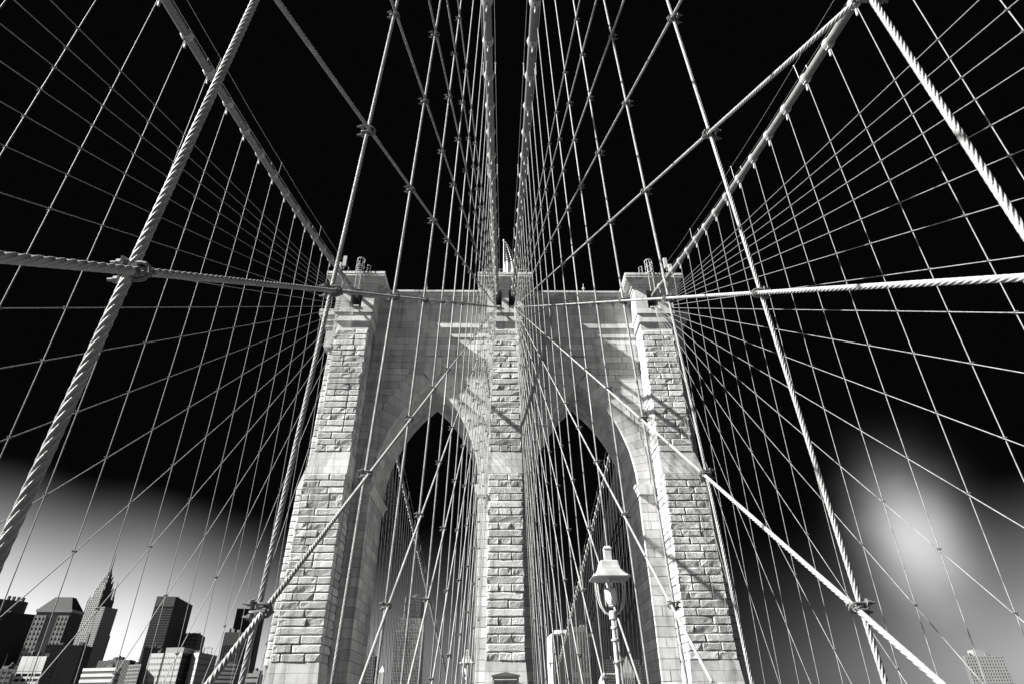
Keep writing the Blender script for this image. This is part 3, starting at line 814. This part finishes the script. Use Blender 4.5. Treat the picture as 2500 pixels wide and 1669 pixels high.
# hip roofed tower
T1 = building('hip_roofed_tower', 'office tower with a dark hipped roof and pale corner windows on the left', (-547, 776), (-510, 780), (-509, 802), 108, G_DARK, None, (4.2, .45, 4, .5, .8, B_DARK))
root, q, zt, cen = T1
for a, b_ in ((0, .34), (.68, 1)):
    facade(q[0].lerp(q[1], a), q[0].lerp(q[1], b_), 30, zt-6, 8.5, .5, 7, .42, 1.5, B_GREY, root, (q[0]+q[1])/2-cen)
    nrm = Vector((0, -1))
    for i in range(6):
        for k in range(2):
            p = q[0].lerp(q[1], a+.1+.12*k); o = MB().box(-1.3, 1.3, -1.0, -.4, -2.3, 2.3).build('bright_window', B_WHITE, root); o.location = (p.x-cen.x, p.y-cen.y, zt-16-8.5*i+43)  # white boxes paint the bright reflections in the window glass
body('cornice', [cen+(v-cen)*1.06 for v in q], zt, zt+5, B_GREY, root)
r0 = [cen+(v-cen)*1.0 for v in q]; top, zr = fpts((-541, 790), (-522, 792), (-522, 800), 126.5)
mb = MB().loft([[(v.x-cen.x, v.y-cen.y, zt+5.1+43) for v in r0], [(v.x-cen.x, v.y-cen.y, zr+43) for v in top]]); mb.build('hipped_roof', B_BLACK, root)
# stepped spire tower
sp0 = tag(empty('spire_tower', (-527*K, 858*K, -43)), 'tall stepped stone skyscraper with a thin spire, left of the bridge', 'building', 'skyscrapers behind the bridge')
ca, sa = math.cos(R(-16)), math.sin(R(-16))
def sq(hw, hd=None, dx=0, dy=0):
    hd = hd or hw
    return [Vector((-527*K+(x+dx)*ca-(y+dy)*sa, 858*K+(x+dx)*sa+(y+dy)*ca)) for x, y in ((-hw, -hd), (hw, -hd), (hw, hd), (-hw, hd))]
zlev = [(-43, 92*K, 26), (92*K, 116*K, 22.5), (116*K, 134*K, 16.5), (134*K, 145*K, 11.5), (145*K, 154*K, 8.5), (154*K, 160*K, 5.8), (160*K, 165*K, 3.8)]
for i, (za, zb, hw) in enumerate(zlev):
    q = sq(hw); body('shaft' if i < 3 else 'crown_tier', q, za, zb, B_DARK, sp0)
    if i < 5:
        cen_ = Vector((-527*K, 858*K))
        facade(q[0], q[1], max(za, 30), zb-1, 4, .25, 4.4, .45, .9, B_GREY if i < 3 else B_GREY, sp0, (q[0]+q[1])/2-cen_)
        facade(q[1], q[2], max(za, 30), zb-1, 4, .25, 4.4, .45, .9, B_DARK, sp0, (q[1]+q[2])/2-cen_)  # right faces in darker cladding: their shade put into the colour
mb = MB().lathe([(5, 0), (2.2, 9), (1.4, 14), (1.0, 20), (.65, 42)], 8, (0, 0, 165*K+43)); mb.build('spire', B_MID, sp0)
q = sq(13, 16, 30, -8); body('side_wing', q, -43, 122*K, B_MID, sp0); facade(q[0], q[1], 30, 122*K, 4, .3, 4, .4, .8, B_GREY, sp0, (q[0]+q[1])/2-Vector((-527*K+30*ca, 858*K+30*sa)))
sb = tag(empty('slim_spire', (-530*K-12, 900*K, -43)), 'second slim dark spire just right of the tall stepped skyscraper', 'building', 'skyscrapers behind the bridge')
MB().lathe([(7, 0), (7, 112*K+43), (5, 124*K+43), (2.6, 136*K+43), (1.1, 150*K+43), (.35, 163*K+43)], 4, (0, 0, 0), .5).build('shaft', B_BLACK, sb)
building('ribbed_block', 'dark finely ribbed block in front of the stepped spire skyscraper', (-397, 591), (-371, 600), (-372, 616), 56, B_DARK, (4, 0, 2.0, .5, .6, B_MID), (4, 0, 2.4, .45, .6, B_DARK))
T2 = building('white_banded_building', 'low bright white banded building with blank top panels, bottom left', (-301, 429), (-286, 430), (-288, 443), 33.7, G_DARK, None, (3.6, .3, 3, .2, .4, B_DARK), 'low buildings along the river')
root, q, zt, cen = T2
facade(q[0], q[1], 10, zt-13, 4.4, .42, 6, .12, .5, B_WHITE, root, (q[0]+q[1])/2-cen)
for i in range(4):
    a, b_ = q[0].lerp(q[1], i/4+.008), q[0].lerp(q[1], (i+1)/4-.008); d = (b_-a).normalized(); n = Vector((d.y, -d.x))*.6
    body('top_panel', [a+n, b_+n, b_-n*.5, a-n*.5], zt-12.6, zt+.4, B_WHITE, root)
building('low_corner_block', 'small grey block in the bottom left corner', (-306, 419), (-297, 420), (-301, 428), 26.4, G_MID, (4.4, .5, 5, .3, .4, B_MID), None, 'low buildings along the river')
building('striped_low_block', 'low block with pale horizontal stripes below the spire skyscraper', (-295, 486), (-268, 480), (-270, 489), 30.7, G_MID, (5.6, .55, 50, 0, .7, B_LIGHT), (5.6, .4, 50, 0, .4, B_DARK), 'low buildings along the river')
building('plain_dark_block', 'plain dark block with a flat roof right of the spire skyscraper', (-335, 569), (-304, 560), (-307, 574), 41.4, B_DARK, (4, 0, 2.2, .4, .4, B_MID), (4, .3, 3, .3, .4, B_DARK))
building('windowed_dark_block', 'small dark block with rows of windows left of the grey office pair', (-286, 527), (-273, 520), (-278, 534), 35.4, B_DARK, (4, .45, 3, .35, .4, B_MID), (4, .4, 4, .3, .4, B_DARK))
T3 = building('tall_ribbed_tower', 'tall dark tower with fine bands and a plain ribbed side', (-396, 747), (-376, 750), (-385, 814), 120, G_DARK, (4.2, .34, 2.3, .28, .5, B_MID), (4, 0, 3, .5, .8, B_DARK))
root, q, zt, cen = T3
facade(q[0], q[1], zt-17, zt, 40, 0, 1.7, .5, .8, B_GREY, root, (q[0]+q[1])/2-cen)
building('tower_podium_block', 'dark shouldered block at the foot of the tall ribbed tower', (-332, 628), (-320, 640), (-323, 657), 57, B_DARK, (4, .45, 4, .3, .4, B_MID), (4, .4, 4, .3, .4, B_DARK))
building('blunt_banded_tower', 'blunt dark tower with window bands behind the grey office pair', (-379, 799), (-362, 800), (-373, 844), 87, B_DARK, (7, .5, 9, .2, .5, B_MID), (4, .5, 6, .3, .5, B_DARK))
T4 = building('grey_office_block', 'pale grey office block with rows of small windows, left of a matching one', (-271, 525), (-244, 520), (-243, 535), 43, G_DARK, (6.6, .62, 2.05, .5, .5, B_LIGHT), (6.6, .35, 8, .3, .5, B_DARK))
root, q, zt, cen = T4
body('parapet', [q[0].lerp(q[1], .45), q[1], q[2], q[3].lerp(q[2], .45)], zt, zt+6, B_GREY, root)
a, b_ = q[0].lerp(q[1], .42), q[0].lerp(q[1], .46); n = Vector((0, -1))
body('joint_slot', [a+n*.9, b_+n*.9, b_-n, a-n], 12, zt, B_BLACK, root)
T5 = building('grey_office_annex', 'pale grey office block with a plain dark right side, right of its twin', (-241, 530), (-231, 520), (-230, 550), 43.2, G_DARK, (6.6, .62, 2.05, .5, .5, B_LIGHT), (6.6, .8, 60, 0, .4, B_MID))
root, q, zt, cen = T5
MB().box(-6, 4, -.3, .3, 0, .5).box(-6, -5.5, -.3, .3, 0, 8).box(3.5, 4, -.3, .3, 0, 8).box(-6, 4, -.3, .3, 7.5, 8).build('roof_sign_frame', B_BLACK, root).location = (q[2].x-cen.x-6, q[2].y-cen.y-14, zt+43)
building('black_box_tower', 'plain black box tower beside the left pier', (-260, 644), (-238, 650), (-239, 665), 92, B_BLACK, (4, 0, 2, .3, .2, B_BLACK), None)
building('dark_shoulder_tower', 'dark tower with a plain top standing in front of the black box tower', (-248, 599), (-230, 600), (-231, 617), 65.8, B_DARK, (40, .42, 3.2, .4, .6, B_DARK), (4, .4, 4, .3, .4, B_BLACK))
building('white_ribbon_building', 'bright white building with ribbon windows beside the left pier', (-193, 462), (-182, 470), (-184, 487), 31.9, G_MID, (4.0, .62, 40, 0, .5, B_WHITE), (4, .4, 4, .3, .4, B_MID), 'low buildings along the river')
building('pale_low_block', 'low pale block touching the foot of the left pier', (-170, 459), (-162, 460), (-164, 475), 25.5, G_MID, (5, .7, 40, 0, .4, B_LIGHT), None, 'low buildings along the river')
# through the left arch
T6 = building('slender_ribbed_skyscraper', 'slender stepped skyscraper with vertical ribs seen through the left arch', (-88, 595), (-74, 600), (-72, 608), 94.5, B_MID, (4, .3, 2.2, .5, .9, B_LIGHT), (4, 0, 2, .5, .5, B_DARK))
root = T6[0]
for (l, c, r, z) in (((-92, 594), (-72, 597), (-70, 606), 76), ((-94, 590), (-70, 594), (-69, 604), 65.4)):
    q, zt = fpts(l, c, r, z); body('lower_tier', q, -43, zt, B_MID, root); facade(q[0], q[1], 20, zt, 4, .3, 2.2, .5, .9, B_LIGHT, root, Vector((0, -1)))
building('dark_window_block', 'dark block with many windows low in the left arch', (-131, 621), (-115, 620), (-115, 630), 48, B_BLACK, (4, .4, 3.4, .35, .5, B_MID), None)
T7 = building('small_pale_turret', 'small pale peaked turret low in the left arch', (-89, 500), (-85, 500), (-86, 510), 28, B_LIGHT, None, None)
MB().loft([[(v.x-T7[3].x, v.y-T7[3].y, T7[2]+43) for v in T7[1]], [(.01*i, .01*(i % 2), T7[2]+43+7) for i in range(4)]]).build('peaked_roof', B_WHITE, T7[0])
# through the right arch
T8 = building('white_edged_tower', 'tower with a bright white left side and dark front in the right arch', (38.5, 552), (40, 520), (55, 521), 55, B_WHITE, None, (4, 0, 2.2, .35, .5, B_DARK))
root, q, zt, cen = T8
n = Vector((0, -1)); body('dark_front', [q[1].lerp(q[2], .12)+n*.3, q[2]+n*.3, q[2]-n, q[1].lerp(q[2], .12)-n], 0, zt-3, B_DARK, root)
qq, z2 = fpts((43, 530), (46, 525), (53, 525), 58.2); body('roof_plant', qq, zt, z2, B_LIGHT, root)
T9 = building('plain_grey_tower', 'plain grey tower, tallest in the right arch', (66, 618), (82, 620), (85, 630), 71, B_GREY, (60, .12, 4, .35, .3, B_GREY), (4, 0, 3, .5, .3, B_DARK))
building('grey_tower_wing', 'dark lower wing on the right of the plain grey tower', (82.6, 618), (88, 620), (91, 628), 62.5, B_MID, (4, 0, 2, .4, .3, B_DARK), None)
T10 = building('pyramid_roofed_tower', 'pale stone tower with a steep pyramid roof low in the right arch', (99, 559), (110, 560), (113, 572), 27, G_DARK, (15, .12, 2.4, .5, .8, B_LIGHT), (15, .2, 2.4, .5, .8, B_MID))
root, q, zt, cen = T10
body('entablature', [cen+(v-cen)*1.08 for v in q], zt, zt+4.5, B_LIGHT, root)
MB().loft([[(v.x-cen.x, v.y-cen.y, zt+4.6+43) for v in q], [(.2*(v.x-cen.x)/9, .2*(v.y-cen.y)/9, 42.5*K+43) for v in q]]).build('pyramid_roof', B_GREY, root)
T11 = building('checker_window_block', 'broad dark block with a checker of windows behind the pyramid roof', (108, 697), (145, 700), (149, 712), 49, B_BLACK, (4.2, .4, 2.8, .35, .5, B_MID), (4, .4, 3, .3, .4, B_DARK))
building('low_checker_wing', 'lower dark wing right of the checker window block, beside the right pier', (142.5, 689), (149, 690), (153, 703), 43, B_BLACK, (4.2, .4, 2.8, .35, .5, B_MID), None)
T12 = building('pale_housing_block', 'pale housing block with window columns and a roof house, bottom right', (455, 653), (491, 650), (497, 663), 47.2, B_MID, (4.4, .5, 4.2, .45, .4, B_GREY), (4, .5, 5, .4, .4, B_MID))
root, q, zt, cen = T12
body('roof_house', [q[0].lerp(q[1], .34)+Vector((0, 5)), q[0].lerp(q[1], .66)+Vector((0, 5)), q[0].lerp(q[1], .7)+Vector((0, 22)), q[0].lerp(q[1], .38)+Vector((0, 22))], zt, zt+9, B_GREY, root)

for i, (za, zb, hw) in enumerate(zlev[1:6]):
    for v in sq(hw*.93):
        h = 9-i
        MB().lathe([(1.5, 0), (1.3, h*.5), (.2, h)], 4, (v.x-sp0.location.x, v.y-sp0.location.y, zb+43), .5).build('pinnacle', B_GREY, sp0)
rc = random.Random(11)
for root in [o for o in bpy.data.objects if o.type == 'EMPTY' and o.get('category') == 'building' and o.name.split('.')[0] not in ('spire_tower', 'slim_spire', 'hip_roofed_tower', 'small_pale_turret', 'pyramid_roofed_tower', 'black_box_tower')]:
    w = next(c for c in root.children if c.name.startswith('wall')).data
    top = [v.co for v in w.vertices if v.co.z > 1]
    zt = max(v.z for v in top); top = [Vector((v.x, v.y)) for v in top if v.z > zt-.1]
    for q in range(rc.randint(3, 6)):
        a, b_ = rc.uniform(.1, .85), rc.uniform(.15, .7)
        p = top[0].lerp(top[1], a).lerp(top[3].lerp(top[2], a), b_)
        kd = rc.random(); h = rc.uniform(2, 5)
        if kd < .55: sz = rc.uniform(1.5, 4); MB().box(p.x-sz, p.x+sz, p.y-sz*.7, p.y+sz*.7, zt, zt+h).build('roof_plant', rc.choice((B_MID, B_DARK, B_GREY)), root)
        elif kd < .8: MB().lathe([(1.6, 1.5), (1.6, 5), (.1, 6.3)], 8, (p.x, p.y, zt)).box(p.x-1.2, p.x+1.2, p.y-1.2, p.y+1.2, zt, zt+1.5).build('water_tank', B_DARK, root)
        else: MB().lathe([(.25, 0), (.12, h*3)], 5, (p.x, p.y, zt)).build('antenna', B_DARK, root)
